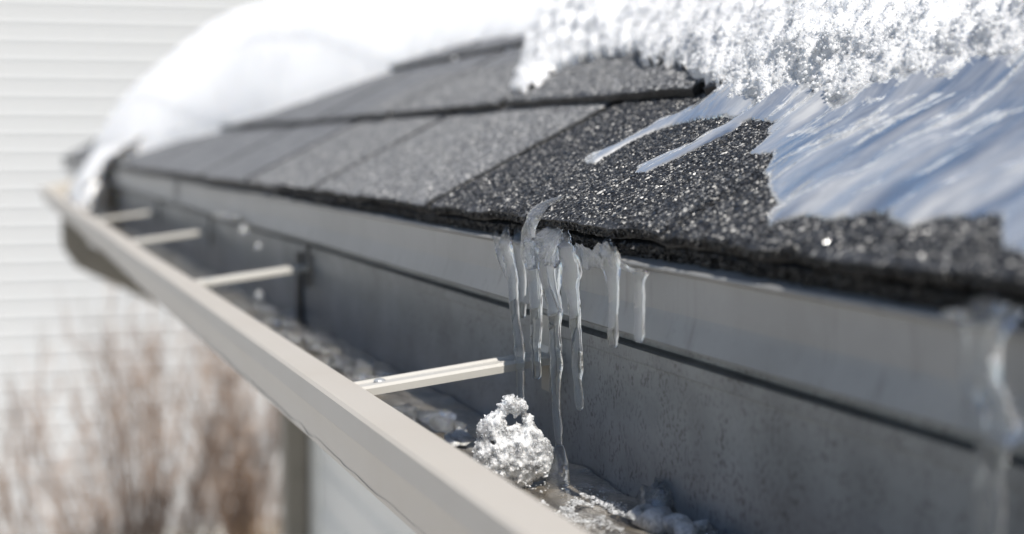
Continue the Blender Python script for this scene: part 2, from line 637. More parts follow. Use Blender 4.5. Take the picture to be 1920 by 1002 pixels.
# silty meltwater on the gutter floor
m, t, b, o = new_mat('meltwater_ice')
v = objcoord(t, (1, 0.5, 1))
c = ramp(t, noise(t, v, 40, 6, 0.65), [(0.32, (0.055, 0.047, 0.037)), (0.48, (0.16, 0.138, 0.108)), (0.58, (0.24, 0.22, 0.19)), (0.68, (0.50, 0.49, 0.47))]).outputs[0]
t.links.new(c, b.inputs['Base Color'])
b.inputs['Roughness'].default_value = 0.12
b.inputs['IOR'].default_value = 1.33
nn = bump(t, noise(t, v, 110, 4, 0.6), 0.42, 0.0025, b)
t.links.new(nn, b.inputs['Coat Normal'])
b.inputs['Coat Weight'].default_value = 1.0
b.inputs['Coat Roughness'].default_value = 0.03
M['melt'] = m

m, t, b, o = new_mat('ground')
v = objcoord(t)
c = ramp(t, noise(t, v, 25, 6, 0.7), [(0.3, (0.10, 0.075, 0.04)), (0.7, (0.27, 0.20, 0.11))]).outputs[0]
sn = ramp(t, noise(t, v, 0.7, 5, 0.55), [(0.47, (0, 0, 0)), (0.54, (1, 1, 1))]).outputs[0]
c = mixcol(t, sn, c, (0.85, 0.86, 0.88))
t.links.new(c, b.inputs['Base Color'])
b.inputs['Roughness'].default_value = 0.8
M['ground'] = m

m, t, b, o = new_mat('twig_bark')
g = N(t, 'ShaderNodeNewGeometry')
c = ramp(t, g.outputs['Random Per Island'], [(0, (0.12, 0.075, 0.047)), (0.6, (0.26, 0.175, 0.12)), (1, (0.42, 0.31, 0.24))]).outputs[0]
t.links.new(c, b.inputs['Base Color']); b.inputs['Roughness'].default_value = 0.7
M['twig'] = m
m, t, b, o = new_mat('dry_grass')
g = N(t, 'ShaderNodeNewGeometry')
c = ramp(t, g.outputs['Random Per Island'], [(0, (0.22, 0.13, 0.05)), (1, (0.42, 0.29, 0.13))]).outputs[0]
t.links.new(c, b.inputs['Base Color']); b.inputs['Roughness'].default_value = 0.7
M['drygrass'] = m

# ------------------------------------------------------------------ ground
tag(mesh('ground', [(-120, -60, 0), (120, -60, 0), (120, 180, 0), (-120, 180, 0)], [(0, 1, 2, 3)], M['ground']), kind='structure')

# ------------------------------------------------------------------ neighbouring house, clad in horizontal siding
nb = empty('neighbour_house', (2.0, 10.1, 0))
tag(nb, 'white neighbouring house with horizontal siding, far out of focus behind the bare shrubs', 'house')
NX0, NX1, NY = -5.0, 7.0, 10.0
adopt(nb, box('wall', (NX0, NY + 0.03, 0.0), (NX1, NY + 7, 4.6), M['siding_paint']))
adopt(nb, box('foundation', (NX0 - .02, NY - .03, 0.0), (NX1 + .02, NY + 0.028, 0.16), M['trim_paint']))
BH = 0.110
prof = [(0.020, 0.0), (0.002, 0.003), (0.0, 0.008), (0.0, 0.080), (0.0065, 0.092), (0.008, BH + 0.004), (0.020, BH + 0.004)]   # (depth, height) of one dutch-lap board
bv, bf = [], []
for xx in (NX0, NX1):
    for d, z in prof:
        bv.append((xx, NY + d, z))
npf = len(prof)
for j in range(npf):
    k = (j + 1) % npf
    bf.append((j, k, npf + k, npf + j))
bf += [tuple(range(npf))[::-1], tuple(range(npf, 2 * npf))]
b0 = mesh('siding_board', bv, bf, M['siding_paint'])
nrow = int(4.35 / BH)
for i in range(nrow):
    o = b0 if i == 0 else link(b0.copy())
    o.location = (0, -0.004, 0.165 + i * BH)
    adopt(nb, o)
rf = mesh('roof', [(NX0 - .3, NY - .4, 4.5), (NX1 + .3, NY - .4, 4.5), (NX1 + .3, NY + 3.5, 6.6), (NX0 - .3, NY + 3.5, 6.6), (NX1 + .3, NY + 7.4, 4.5), (NX0 - .3, NY + 7.4, 4.5),
                   (NX0 - .3, NY - .4, 4.62), (NX1 + .3, NY - .4, 4.62), (NX1 + .3, NY + 3.5, 6.72), (NX0 - .3, NY + 3.5, 6.72), (NX1 + .3, NY + 7.4, 4.62), (NX0 - .3, NY + 7.4, 4.62)],
          [(6, 7, 8, 9), (9, 8, 10, 11), (0, 3, 2, 1), (3, 5, 4, 2), (0, 1, 7, 6), (5, 11, 10, 4), (0, 6, 9, 3), (3, 9, 11, 5), (1, 2, 8, 7), (2, 4, 10, 8)], M['shingle'])
adopt(nb, rf)


# ------------------------------------------------------------------ bare shrubs and dry grass between the houses
def tube(V, F, pts, r0, r1, n=4):
    pts = np.array(pts)
    m = len(pts)
    base = len(V)
    for i in range(m):
        tdir = pts[min(i + 1, m - 1)] - pts[max(i - 1, 0)]
        tdir /= np.linalg.norm(tdir) + 1e-9
        a = np.cross(tdir, [0.31, 0.9, 0.2]); a /= np.linalg.norm(a)
        b_ = np.cross(tdir, a)
        r = r0 + (r1 - r0) * i / (m - 1)
        for j in range(n):
            q = 2 * math.pi * j / n
            V.append(pts[i] + (a * math.cos(q) + b_ * math.sin(q)) * r)
    for i in range(m - 1):
        for j in range(n):
            k = (j + 1) % n
            F.append((base + i * n + j, base + i * n + k, base + (i + 1) * n + k, base + (i + 1) * n + j))


def shrub(name, x, y, height, spread, stems, label, seed):
    rs = random.Random(seed)
    root = empty(name, (x, y, 0))
    tag(root, label, 'shrub', 'bare shrubs in front of the siding')
    V, F, V2, F2 = [], [], [], []
    for s in range(stems):
        a = rs.uniform(0, 2 * math.pi); rad = spread * math.sqrt(rs.random())
        h = height * rs.uniform(0.55, 1.0) * (1 - 0.35 * rad / spread)
        ex, ey = math.cos(a) * rad, math.sin(a) * rad
        pts = []
        wob = [rs.uniform(-.05, .05) for _ in range(4)]
        for i in range(8):
            q = i / 7
            pts.append((x + ex * (0.12 + 0.88 * q ** 1.3) + wob[0] * math.sin(q * 5 + wob[1] * 60), y + ey * (0.12 + 0.88 * q ** 1.3) + wob[2] * math.sin(q * 6 + wob[3] * 60), h * q))
        tube(V, F, pts, rs.uniform(.0045, .0085), .0016)
        for b_ in range(rs.randint(5, 9)):
            i = rs.randint(2, 6)
            p = np.array(pts[i]); a2 = rs.uniform(0, 2 * math.pi); L = rs.uniform(.12, .38)
            d = np.array([math.cos(a2) * .45, math.sin(a2) * .45, rs.uniform(.6, 1.0)])
            q1 = p + d * L * .5 + np.array([rs.uniform(-.03, .03), 0, .01]); q2 = p + d * L + np.array([rs.uniform(-.04, .04), 0, .05])
            tube(V2, F2, [p, q1, q2], .0038, .0012, 3)
            for c_ in range(2):
                d3 = np.array([rs.uniform(-.6, .6), rs.uniform(-.6, .6), rs.uniform(.4, 1)]) * L * .45
                tube(V2, F2, [q1, q1 + d3], .0025, .001, 3)
    adopt(root, mesh('stem', V, F, M['twig']), mesh('twig', V2, F2, M['twig']))
    return root


shrub('bare_shrub', 0.62, 6.9, 2.50, 0.66, 72, 'tall bare brown shrub with fine twigs, left of the house corner', 3)
shrub('bare_shrub', 1.22, 7.9, 2.55, 0.52, 52, 'bare brown shrub nearer the siding, just left of the dark downspout', 5)
shrub('bare_shrub', 0.20, 7.3, 1.95, 0.40, 22, 'lowest thin bare shrub at the left edge of the view', 9)


def grass_tuft(x, y, label, seed, n=520, hh=0.95):
    rs = random.Random(seed)
    V, F = [], []
    for i in range(n):
        a = rs.uniform(0, 6.28); r = 0.20 * math.sqrt(rs.random()); lean = rs.uniform(.05, .5); h = hh * rs.uniform(.45, 1)
        bx, by = x + math.cos(a) * r, y + math.sin(a) * r
        w = rs.uniform(.002, .004)
        px, py = -math.sin(a) * w, math.cos(a) * w
        c0 = len(V)
        for q in (0, .5, 1):
            cx, cy_ = bx + math.cos(a) * lean * q * q * h, by + math.sin(a) * lean * q * q * h
            k = 1 - .85 * q
            V += [(cx - px * k, cy_ - py * k, h * q * (1 - .15 * q)), (cx + px * k, cy_ + py * k, h * q * (1 - .15 * q)), (cx + math.cos(a) * w * .5, cy_ + math.sin(a) * w * .5, h * q * (1 - .15 * q))]
        for s in (0, 3):
            F += [(c0 + s, c0 + s + 1, c0 + s + 4, c0 + s + 3), (c0 + s + 1, c0 + s + 2, c0 + s + 5, c0 + s + 4), (c0 + s + 2, c0 + s, c0 + s + 3, c0 + s + 5)]
    o = mesh('dry_grass_clump', V, F, M['drygrass'])
    tag(o, label, 'grass', 'dry grass clumps at the foot of the shrubs')
    return o


grass_tuft(1.36, 7.1, 'yellow dry grass clump at the bottom edge, nearest the downspout', 1)
grass_tuft(0.98, 7.2, 'yellow dry grass clump at the bottom edge, below the tall shrub', 2, hh=.88)

# ------------------------------------------------------------------ the house: wall, fascia, soffit, roof with shingles
RIDGE = 0.83
WX, WY = 0.80, 4.10           # wall plane and its far corner
house = empty('house', (WX, 1.0, 0))
tag(house, 'house with charcoal shingle roof eave running across the view, pale siding under the gutter', 'house')
ZS = H - 0.20                 # soffit level
adopt(house, box('wall', (WX + 0.03, -1.6, 0), (5.0, WY - 0.001, ZS - 0.002), M['siding_paint']))
bv2 = []
prof2 = prof
for yy in (-1.6, WY - 0.08):
    for d, z in prof2:
        bv2.append((WX + d, yy, z))
sb = mesh('siding_board', bv2, bf, M['house_siding'])
for i in range(int((ZS - 0.12) / BH)):
    o = sb if i == 0 else link(sb.copy())
    o.location = (0, 0, 0.10 + i * BH)
    adopt(house, o)
adopt(house, box('corner_board', (WX - 0.012, WY - 0.079, 0), (WX + 0.08, WY + 0.012, ZS - 0.003), M['house_siding'], bevel=.003))
adopt(house, box('fascia', (0.262, -1.5, H - 0.205), (0.282, 5.35, H - 0.052), M['trim_paint'], bevel=.002))
adopt(house, box('soffit', (0.2835, -1.5, ZS), (5.0, 5.35, ZS + 0.012), M['trim_paint']))


# roof deck (short slope up to the break, then a nearly flat roof)
def rp(u, v, w):
    return tuple(RP(float(u), float(v), float(w)))


RU0, RU1 = -1.2, 5.42
far = np.array(rp(0, RIDGE, -0.012)) + np.array([4.0, 0, 0.05])
dk = []
for u in (RU0, RU1):
    e0 = np.array(rp(u, 0.012, -0.0125)); e1 = np.array(rp(u, RIDGE, -0.0125)); e2 = e1 + np.array([4.0, 0, 0.10])
    dk += [e0, e1, e2, e2 - np.array([0, 0, .02]), e1 - RN * 0.016, e0 - RN * 0.014]
deck = mesh('roof', dk, [(0, 1, 7, 6), (1, 2, 8, 7), (2, 3, 9, 8), (3, 4, 10, 9), (4, 5, 11, 10), (5, 0, 6, 11), (5, 4, 1, 0), (4, 3, 2, 1), (6, 7, 10, 11), (7, 8, 9, 10)], M['core'])
adopt(house, deck)


def adopt2(part, *obs):
    for o in obs:
        o.parent = part
        o.matrix_parent_inverse = Matrix.Translation(house.location).inverted() @ Matrix.Identity(4)
        o.matrix_parent_inverse = Matrix.Identity(4)


# the deck itself sits at the world origin (its parent inverse cancels the house place), so children need no offset
JOINT = {0: [0.552, 0.884, 1.242], 1: [1.432], 2: [1.28], 3: [1.45], 4: [1.3], 5: [1.4], 6: [1.25]}
NCOURSE = 6


def joints(k):
    js = list(JOINT[k])
    while js[0] > RU0 + 0.35: js.insert(0, js[0] - 0.334)
    while js[-1] < RU1 - 0.35: js.append(js[-1] + 0.334)
    return [RU0] + js + [RU1]


TAB = {}


def tab_lift(k, i):
    r = random.Random(k * 100 + i)
    return r.uniform(-0.0006, 0.0010)


def butt_wave(u, k):
    u = np.asarray(u, float)
    q = np.stack([u * 38, u * 0 + k * 3.3, u * 0], -1)
    q2 = np.stack([u * 160, u * 0 + k * 7.3, u * 0], -1)
    return 0.0016 * vnoise(q) + 0.0007 * vnoise(q2)


def surf(u, v):
    """height of the shingle surface over the butt line plane"""
    u = np.asarray(u, float); v = np.asarray(v, float)
    k = np.floor(v / EXPO + 1e-6)
    w = -STEP * (v - k * EXPO) / EXPO
    lift = 0.0012 * vnoise(np.stack([u * 6, k * 5.1, u * 0], -1)) * (1 - (v - k * EXPO) / EXPO)
    # the course over the near eave curls up a little at its lower edge
    return w + lift


for k in range(NCOURSE):
    js = joints(k)
    for i in range(len(js) - 1):
        gapl = 0.0012 if abs(js[i] - 0.552) < .01 else 0.0082
        gapr = 0.0012 if abs(js[i + 1] - 0.552) < .01 else 0.0082
        u0, u1 = js[i] + gapl, js[i + 1] - gapr
        if u1 < 0.0:
            continue
        near = u0 < 2.0
        nu = 40 if near else 8
        us = np.linspace(u0, u1, nu + 1)
        vrow = [0, 0.004, 0.03, 0.08, EXPO + 0.02] if near else [0, EXPO + 0.02]
        lift = tab_lift(k, i)
        V, F = [], []
        vsn = []
        for q in vrow:
            vb = k * EXPO + q + (butt_wave(us, k) if q < 0.01 else 0)
            ee = np.minimum(1, np.minimum(us - u0, u1 - us) / 0.004)
            w = surf(us, np.full(nu + 1, k * EXPO + 1e-4)) * 1.0 + (-STEP) * (q / EXPO) + lift * (1 - q / EXPO)
            w = w - (0.0011 if q == 0 else 0) - 0.0007 * (1 - ee)
            vsn.append(RP(us, np.full(nu + 1, 0.0) + vb, w))
        top = np.vstack(vsn)
        low = np.vstack([a - RN * 0.0046 for a in vsn])
        nv = len(vrow); nn_ = nu + 1
        V = np.vstack([top, low]); o2 = len(top)
        for r in range(nv - 1):
            for c_ in range(nu):
                a = r * nn_ + c_
                F.append((a, a + 1, a + nn_ + 1, a + nn_))
                F.append((o2 + a, o2 + a + nn_, o2 + a + nn_ + 1, o2 + a + 1))
        nt_top = len(F)
        for c_ in range(nu):
            F.append((c_, o2 + c_, o2 + c_ + 1, c_ + 1))
            a = (nv - 1) * nn_ + c_
            F.append((a, a + 1, o2 + a + 1, o2 + a))
        for r in range(nv - 1):
            a = r * nn_
            F.append((a, a + nn_, o2 + a + nn_, o2 + a))
            a = r * nn_ + nu
            F.append((a, o2 + a, o2 + a + nn_, a + nn_))
        o = mesh('shingle', V, F, M['shingle_wet' if (k == 0 and u0 < 0.85) or (k == 1 and u0 < 0.8) else 'shingle'])
        o.data.materials.append(M['core'])
        mi = [0] * len(F)
        for q in range(nt_top, len(F)): mi[q] = 1
        for q in range(0, nt_top):
            if q % 2: mi[q] = 1
        o.data.polygons.foreach_set('material_index', mi)
        adopt2(deck, o)

# starter course under the first shingles, its edge ragged
def starter_wave(us):
    return -0.0018 + 0.0026 * vnoise(np.stack([us * 26, us * 0 + 4.4, us * 0], -1)) + 0.0010 * vnoise(np.stack([us * 190, us * 0 + 4.4, us * 0], -1))


su = [RU0, -0.2, 0.80, 1.74, 2.68, 3.62, 4.56, RU1]
for i in range(1, len(su) - 1):
    u0, u1 = su[i] + .001, su[i + 1] - .001
    nu = 160 if i < 3 else 40
    us = np.linspace(u0, u1, nu + 1)
    vb = starter_wave(us)
    a0 = RP(us, vb, np.full(nu + 1, -0.0060)); a1 = RP(us, np.full(nu + 1, .10), np.full(nu + 1, -0.0095))
    b0_ = a0 - RN * 0.0055 + RS * 0.0008; b1_ = a1 - RN * 0.0025
    V = np.vstack([a0, a1, b0_, b1_]); q = nu + 1
    F = []
    for c_ in range(nu):
        F += [(c_, c_ + 1, q + c_ + 1, q + c_), (c_, 2 * q + c_, 2 * q + c_ + 1, c_ + 1), (2 * q + c_, 3 * q + c_, 3 * q + c_ + 1, 2 * q + c_ + 1)]
    o = mesh('starter_shingle', V, F, M['core'])
    adopt2(deck, o)

# drip edge flashing: top flange on the deck, face with kicked-out lower hem
DX = 0.2432
dprof = [(0.300, -0.0125), (0.2465, -0.0433), (DX - 0.0030, -0.0450), (DX - 0.0034, -0.0458), (DX - 0.0030, -0.0466), (DX, -0.0478), (DX + 0.0003, -0.0620), (DX - 0.0003, -0.0645), (DX - 0.0030, -0.0735), (DX - 0.0022, -0.0742)]
for y0, y1 in ((-1.4, 2.205), (2.212, 5.38)):
    o = extrude_y('drip_edge', dprof, y0, y1, M['drip_paint'], None, ny=40, thick=0.0006, wob=0.0010, smooth=False)
    adopt(house, o)
o = extrude_y('flashing_joint_strip', [(DX - .0018, -0.046), (DX - .0016, -0.0655), (DX - .0042, -0.0725)], 2.17, 2.24, M['drip_paint'], None, 1, thick=.0006)
adopt(house, o)

# ------------------------------------------------------------------ gutter
GX = 0.256
gut = empty('gutter', (0.20, 1.0, H - 0.168))
tag(gut, 'beige metal rain gutter running along the eave, half full of ice and meltwater', 'gutter')
GY0, GY1 = -1.2, 4.55
# front: rolled lip, band, cove, ogee
fprof = [(0.1600, -0.1125), (0.1603, -0.1092), (0.1592, -0.1083), (0.1428, -0.1085), (0.1414, -0.1098), (0.1413, -0.1200), (0.1425, -0.1212),
         (0.1470, -0.1216), (0.1484, -0.1232), (0.1508, -0.1445), (0.1526, -0.1464), (0.1590, -0.1498), (0.1665, -0.1560), (0.1715, -0.1618), (0.1765, -0.1668)]
adopt(gut, extrude_y('front_panel', fprof, GY0, GY1, M['gutter_paint'], None, ny=60, thick=0.0008, wob=0.0007))
adopt(gut, extrude_y('bottom_panel', [(0.1780, -0.1670), (0.2545, -0.1670)], GY0, GY1, M['zinc'], None, ny=2, thick=-0.0008))
bprof = [(GX, -0.1676), (GX, -0.0895), (GX - 0.0022, -0.0886), (GX - 0.0024, -0.0832), (GX - 0.0008, -0.0824), (GX + 0.0035, -0.0822), (GX + 0.0045, -0.0700), (GX + 0.0045, -0.0620)]
for y0, y1 in ((GY0, 1.352), (1.356, GY1)):
    adopt(gut, extrude_y('back_panel', bprof, y0, y1, M['zinc'], None, ny=40, thick=-0.0008, wob=0.0010))
adopt(gut, box('joint_cover', (GX - 0.0036, 1.344, H - 0.165), (GX - 0.0012, 1.364, H - 0.0900), M['seal'], bevel=.0006))
ec = [(x, z) for x, z in fprof[1:]] + [(GX - .001, -0.1678), (GX - .001, -0.0830)]
adopt(gut, mesh('end_cap', [(x, GY1 + 0.001, z + H) for x, z in ec] + [(x, GY1 + 0.002, z + H) for x, z in ec],
                [tuple(range(len(ec))), tuple(range(len(ec), 2 * len(ec)))[::-1]] + [(j, len(ec) + j, len(ec) + (j + 1) % len(ec), (j + 1) % len(ec)) for j in range(len(ec))], M['gutter_paint']))


def hanger(y, parent):
    """folded strap from the lip to the back, with turned-down sides and a screw clip at the back"""
    root_a = np.array([0.1597, y + 0.0005, H - 0.1108]); root_b = np.array([0.2515, y - 0.004, H - 0.0988])
    d = root_b - root_a; L = np.linalg.norm(d); d /= L
    s = np.array([0, 1.0, 0]); upv = np.cross(d, s); upv = upv if upv[2] > 0 else -upv
    pr = [(-0.0075, -0.0046), (-0.0080, -0.0012), (-0.0068, 0.0), (-0.0042, 0.0003), (-0.0030, -0.0007), (0.0030, -0.0007), (0.0042, 0.0003), (0.0068, 0.0), (0.0080, -0.0012), (0.0075, -0.0046), (0.0066, -0.0046), (0.0062, -0.0018), (-0.0062, -0.0018), (-0.0066, -0.0046)]
    V, F = [], []
    n = len(pr)
    for q in (0, .33, .66, 1):
        for a, b_ in pr:
            V.append(root_a + d * L * q + s * a * 1.25 + upv * (b_ + 0.0012))
    for i in range(3):
        for j in range(n):
            k = (j + 1) % n
            F.append((i * n + j, i * n + k, (i + 1) * n + k, (i + 1) * n + j))
    F += [tuple(range(n))[::-1], tuple(3 * n + j for j in range(n))]
    h = mesh('hanger', V, F, M['hanger_metal'])
    adopt(parent, h)
    cl = []
    # back clip: a bent strap rising along the back panel and a tail below
    cx = GX - 0.0035
    pts = [(cx - 0.006, -0.0990), (cx - 0.0022, -0.0975), (cx - 0.0010, -0.0945), (cx - 0.0008, -0.0800)]
    V, F = [], []
    for x, z in pts:
        for dy in (-0.0062, 0.0062):
            V.append((x, y - 0.004 + dy, H + z))
    for x, z in pts:
        for dy in (-0.0062, 0.0062):
            V.append((x + 0.0012, y - 0.004 + dy, H + z - 0.0008))
    m_ = len(pts)
    for i in range(m_ - 1):
        a = 2 * i
        F += [(a, a + 1, a + 3, a + 2), (2 * m_ + a, 2 * m_ + a + 2, 2 * m_ + a + 3, 2 * m_ + a + 1), (a, a + 2, 2 * m_ + a + 2, 2 * m_ + a), (a + 1, 2 * m_ + a + 1, 2 * m_ + a + 3, a + 3)]
    cm = M['hanger_metal'] if y < 0.8 else M['seal']
    c1 = mesh('clip', V, F, cm)
    c2 = box('clip_tail', (cx - 0.0012, y - 0.0100, H - 0.116), (cx + 0.0003, y + 0.0020, H - 0.0995), cm, bevel=.0004)
    bm = bmesh.new()
    bmesh.ops.create_uvsphere(bm, u_segments=12, v_segments=6, radius=0.0030)
    cs = root_a + d * L * 0.13 + upv * 0.0010
    for v_ in bm.verts:
        v_.co = Vector(cs) + Vector((v_.co.x, v_.co.y, v_.co.z * 0.45))
    me_ = bpy.data.meshes.new('screw_head'); bm.to_mesh(me_); bm.free(); me_.materials.append(M['zinc'])
    c3 = link(bpy.data.objects.new('screw_head', me_))
    for c_ in (c1, c2, c3):
        c_.parent = h
    return h


for y in (0.717, 1.314, 1.913, 2.512):
    hanger(y, gut)

# downspout: outlet under the far end, two elbows, pipe down the wall corner
dsp = empty('downspout', (WX - 0.05, WY, 0))
tag(dsp, 'dark taupe downspout going down the house corner from the far end of the gutter', 'downspout')


def rect_pipe(name, pts, hx, hy, mat):
    pts = np.array(pts, float)
    V, F = [], []
    prm = [(-1, -.8), (-.8, -1), (.8, -1), (1, -.8), (1, .8), (.8, 1), (-.8, 1), (-1, .8)]
    for i, p in enumerate(pts):
        tdir = pts[min(i + 1, len(pts) - 1)] - pts[max(i - 1, 0)]; tdir /= np.linalg.norm(tdir)
        a = np.array([0, 1.0, 0]); b_ = np.cross(tdir, a); b_ /= np.linalg.norm(b_)
        for q, r in prm:
            V.append(p + b_ * q * hx + a * r * hy)
    n = len(prm)
    for i in range(len(pts) - 1):
        for j in range(n):
            k = (j + 1) % n
            F.append((i * n + j, i * n + k, (i + 1) * n + k, (i + 1) * n + j))
    F += [tuple(range(n)), tuple((len(pts) - 1) * n + j for j in range(n))[::-1]]
    return mesh(name, V, F, mat)


zb = H - 0.169
adopt(dsp, rect_pipe('outlet', [(0.208, WY, zb), (0.208, WY, zb - .05)], .030, .038, M['downspout_paint']))
adopt(dsp, rect_pipe('elbow', [(0.208, WY, zb - .045), (0.211, WY, zb - .075), (0.225, WY, zb - .100), (0.60, WY, zb - .29), (0.72, WY, zb - .36), (WX - .052, WY, zb - .40), (WX - .050, WY, zb - .45)], .032, .040, M['downspout_paint']))
adopt(dsp, rect_pipe('pipe', [(WX - .050, WY, zb - .44), (WX - .050, WY, 0.22), (WX - .055, WY, 0.14), (WX - .10, WY, 0.08), (WX - .25, WY, 0.05)], .031, .039, M['downspout_paint']))
for z in (0.7, 1.5):
    adopt(dsp, rect_pipe('strap', [(WX - .050, WY, z), (WX - .050, WY, z + .03)], .033, .041, M['trim_paint']))

# ------------------------------------------------------------------ outlines on the roof plane (snow, ice)
def uvp(px):
    return [roof_uv(*p) for p in px]


gs_low = uvp([(975, 182), (962, 170), (975, 140), (988, 100), (992, 66)])
gs_front = uvp([(1005, 165), (1040, 130), (1100, 107), (1150, 100), (1190, 92), (1205, 118), (1255, 112), (1292, 122), (1300, 146), (1345, 152), (1362, 172), (1405, 196), (1450, 180), (1500, 172), (1560, 180), (1620, 170), (1690, 154), (1760, 147), (1830, 130), (1920, 108), (2050, 82), (2200, 55)])
GS_POLY = gs_low[::-1] + gs_front + [(0.10, 0.14), (0.10, 0.60), (1.55, 0.60), (1.50, 0.34)]
BANK_POLY = [(1.28, 0.262), (1.86, 0.255), (2.23, 0.148), (2.97, 0.070), (3.20, 0.012), (3.55, -0.004), (4.0, 0.0), (4.52, 0.03), (4.52, 0.81), (1.28, 0.81)]
SHEET_POLY = uvp([(1375, 150), (1338, 172), (1300, 190), (1235, 212), (1190, 238), (1150, 262), (1110, 280), (1092, 291), (1096, 302), (1112, 302), (1128, 290), (1150, 274), (1180, 255), (1225, 232), (1260, 222), (1300, 212), (1345, 207), (1376, 208),
                  (1352, 222), (1315, 240), (1290, 262), (1255, 275), (1222, 292), (1190, 311), (1188, 322), (1206, 322), (1240, 305), (1290, 280), (1330, 258), (1362, 240), (1385, 218), (1400, 213), (1425, 212), (1444, 220), (1430, 232), (1434, 243), (1418, 262), (1398, 281), (1425, 278), (1446, 276), (1440, 292), (1425, 318), (1436, 325), (1436, 342), (1445, 358), (1459, 382), (1440, 395), (1436, 408),
                  (1443, 424), (1470, 414), (1510, 404), (1560, 409), (1600, 407), (1640, 397), (1662, 396), (1668, 414), (1700, 428), (1740, 415), (1775, 408), (1830, 406), (1874, 405), (1880, 430), (1884, 468), (1920, 486), (1975, 500), (2100, 480), (2260, 470)]) + [(0.18, 0.09), (0.20, 0.20), (0.5, 0.20), (0.72, 0.165)]


def masked_field(name, poly, u0, u1, v0, v1, du, dv, wfun, mat, parent=None, smooth=True, skirt=0.004, jag=0.0):
    us = np.arange(u0, u1 + du, du); vsn = np.arange(v0, v1 + dv, dv)
    U, Vv = np.meshgrid(us, vsn, indexing='ij')
    if jag:
        q = np.stack([U * 110, Vv * 110, U * 0], -1)
        Uj = U + jag * fbm(q, 3); Vj = Vv + jag * fbm(q + 50, 3)
    else:
        Uj, Vj = U, Vv
    ins = in_poly(Uj, Vj, poly); d = dist_poly(Uj, Vj, poly)
    sd = np.where(ins, d, -d)
    Wd = wfun(U, Vv, sd)
    keep = sd > -max(du, dv) * 1.1
    Pt = RP(U.ravel(), Vv.ravel(), Wd.ravel())
    a = np.arange(U.size).reshape(U.shape)
    q = np.stack([a[:-1, :-1], a[1:, :-1], a[1:, 1:], a[:-1, 1:]], -1).reshape(-1, 4)
    kq = keep.ravel()[q].all(1)
    q = q[kq]
    used = np.unique(q)
    mp_ = -np.ones(U.size, int); mp_[used] = np.arange(len(used))
    o = fastmesh(name, Pt[used], mp_[q], mat, parent, smooth)
    return o, (U, Vv, sd, Wd)


# ------------------------------------------------------------------ snow bank on the far part of the roof
BU = np.array([1.28, 1.45, 1.60, 1.72, 1.86, 1.97, 2.07, 2.23, 2.42, 2.63, 2.97, 3.12, 3.26, 3.55, 3.95, 4.35, 4.6])
BV = np.array([0.275, 0.280, 0.296, 0.290, 0.268, 0.232, 0.205, 0.160, 0.142, 0.118, 0.082, 0.045, 0.014, 0.004, 0.012, 0.030, 0.05])


def w_bank(U, V, sd):
    fine = np.linspace(1.2, 4.7, 351)
    bvf = np.interp(fine, BU, BV)
    ker = np.exp(-np.linspace(-2, 2, 19) ** 2); ker /= ker.sum()
    bvs = np.convolve(np.pad(bvf, 9, mode='edge'), ker, mode='valid')
    tt_ = np.clip(V - np.interp(U, fine, bvs), 0, None)
    ee = np.clip((4.50 - U) / 0.40, 0, 1); ee = np.sqrt(1 - (1 - ee) ** 2)
    ne = np.clip((U - 1.28) / 0.9, 0, 1); ne = 0.25 + 0.75 * ne * ne * (3 - 2 * ne)
    tp = np.clip((0.86 - V) / 0.5, 0, 1); tp = 0.30 + 0.70 * np.sin(tp * math.pi / 2)
    w = 0.150 * ee * ne * tp * (1 - np.exp(-tt_ / 0.17)) ** 0.92
    w = w * (1 + 0.04 * np.sin(5.1 * U + 2 * np.sin(7 * V)) + 0.025 * np.sin(11.3 * U - 8 * V))
    w = w + 0.0012 * fbm(np.stack([U * 60, V * 60, U * 0], -1), 3) * np.clip(tt_ / 0.03, 0, 1)
    return np.where((tt_ > 0) & (ee > 0), surf(U, V) * 0.5 + w, surf(U, V) - 0.004)


bank, _ = masked_field('snow_bank', BANK_POLY, 1.28, 4.54, -0.01, 0.84, 0.010, 0.008, w_bank, M['snow'], jag=0.0)
tag(bank, 'thick smooth white snow bank on the far half of the roof', 'snow')

# snow slumped over the eave into the far gutter
C = catmull([(0.34, 3.30, H + 0.055), (0.285, 3.36, H + 0.020), (0.240, 3.46, H - 0.015), (0.212, 3.52, H - 0.062), (0.196, 3.55, H - 0.108), (0.192, 3.54, H - 0.140)], 8)
A_, B_ = [], []
for i in range(len(C)):
    q = i / (len(C) - 1)
    ww = np.interp(q, [0, .2, .5, .8, 1], [0.20, 0.26, 0.24, 0.30, 0.24])
    tt = np.interp(q, [0, .2, .5, .8, 1], [0.035, 0.040, 0.034, 0.030, 0.026])
    A_.append(np.array([0, ww, 0])); B_.append(np.array([tt * .85, 0, tt * .55]))
clump = loft('snow_slump', C, A_, B_, M['snow'], n=40, rough=0.16, freq=28, seed=2)
tag(clump, 'white snow slumping off the roof into the far end of the gutter', 'snow')


# ------------------------------------------------------------------ coarse granular snow over the near part
def w_gs(U, V, sd):
    s = np.clip(sd, 0, None)
    Hh = 0.026 + 0.008 * vnoise(np.stack([U * 11, V * 13, U * 0 + 3], -1))
    w = Hh * (1 - np.exp(-s / 0.065)) ** 0.9 + 0.0035 * np.clip(s / 0.002, 0, 1)
    q = np.stack([U * 42, V * 42, U * 0], -1)
    f = np.clip(s / 0.010, 0, 1)
    w = w * (1 + 0.22 * fbm(q, 3)) + f * (0.0034 * fbm(q * 2.3, 3) + 0.0013 * fbm(q * 7, 2) + 0.0006 * fbm(q * 15, 2))
    base = np.interp(V, [0, EXPO - .02, EXPO + .01, 9], [-.0045, -.004, 0.0, 0.0])
    return np.where(sd > 0, base + w, surf(U, V) - 0.004)


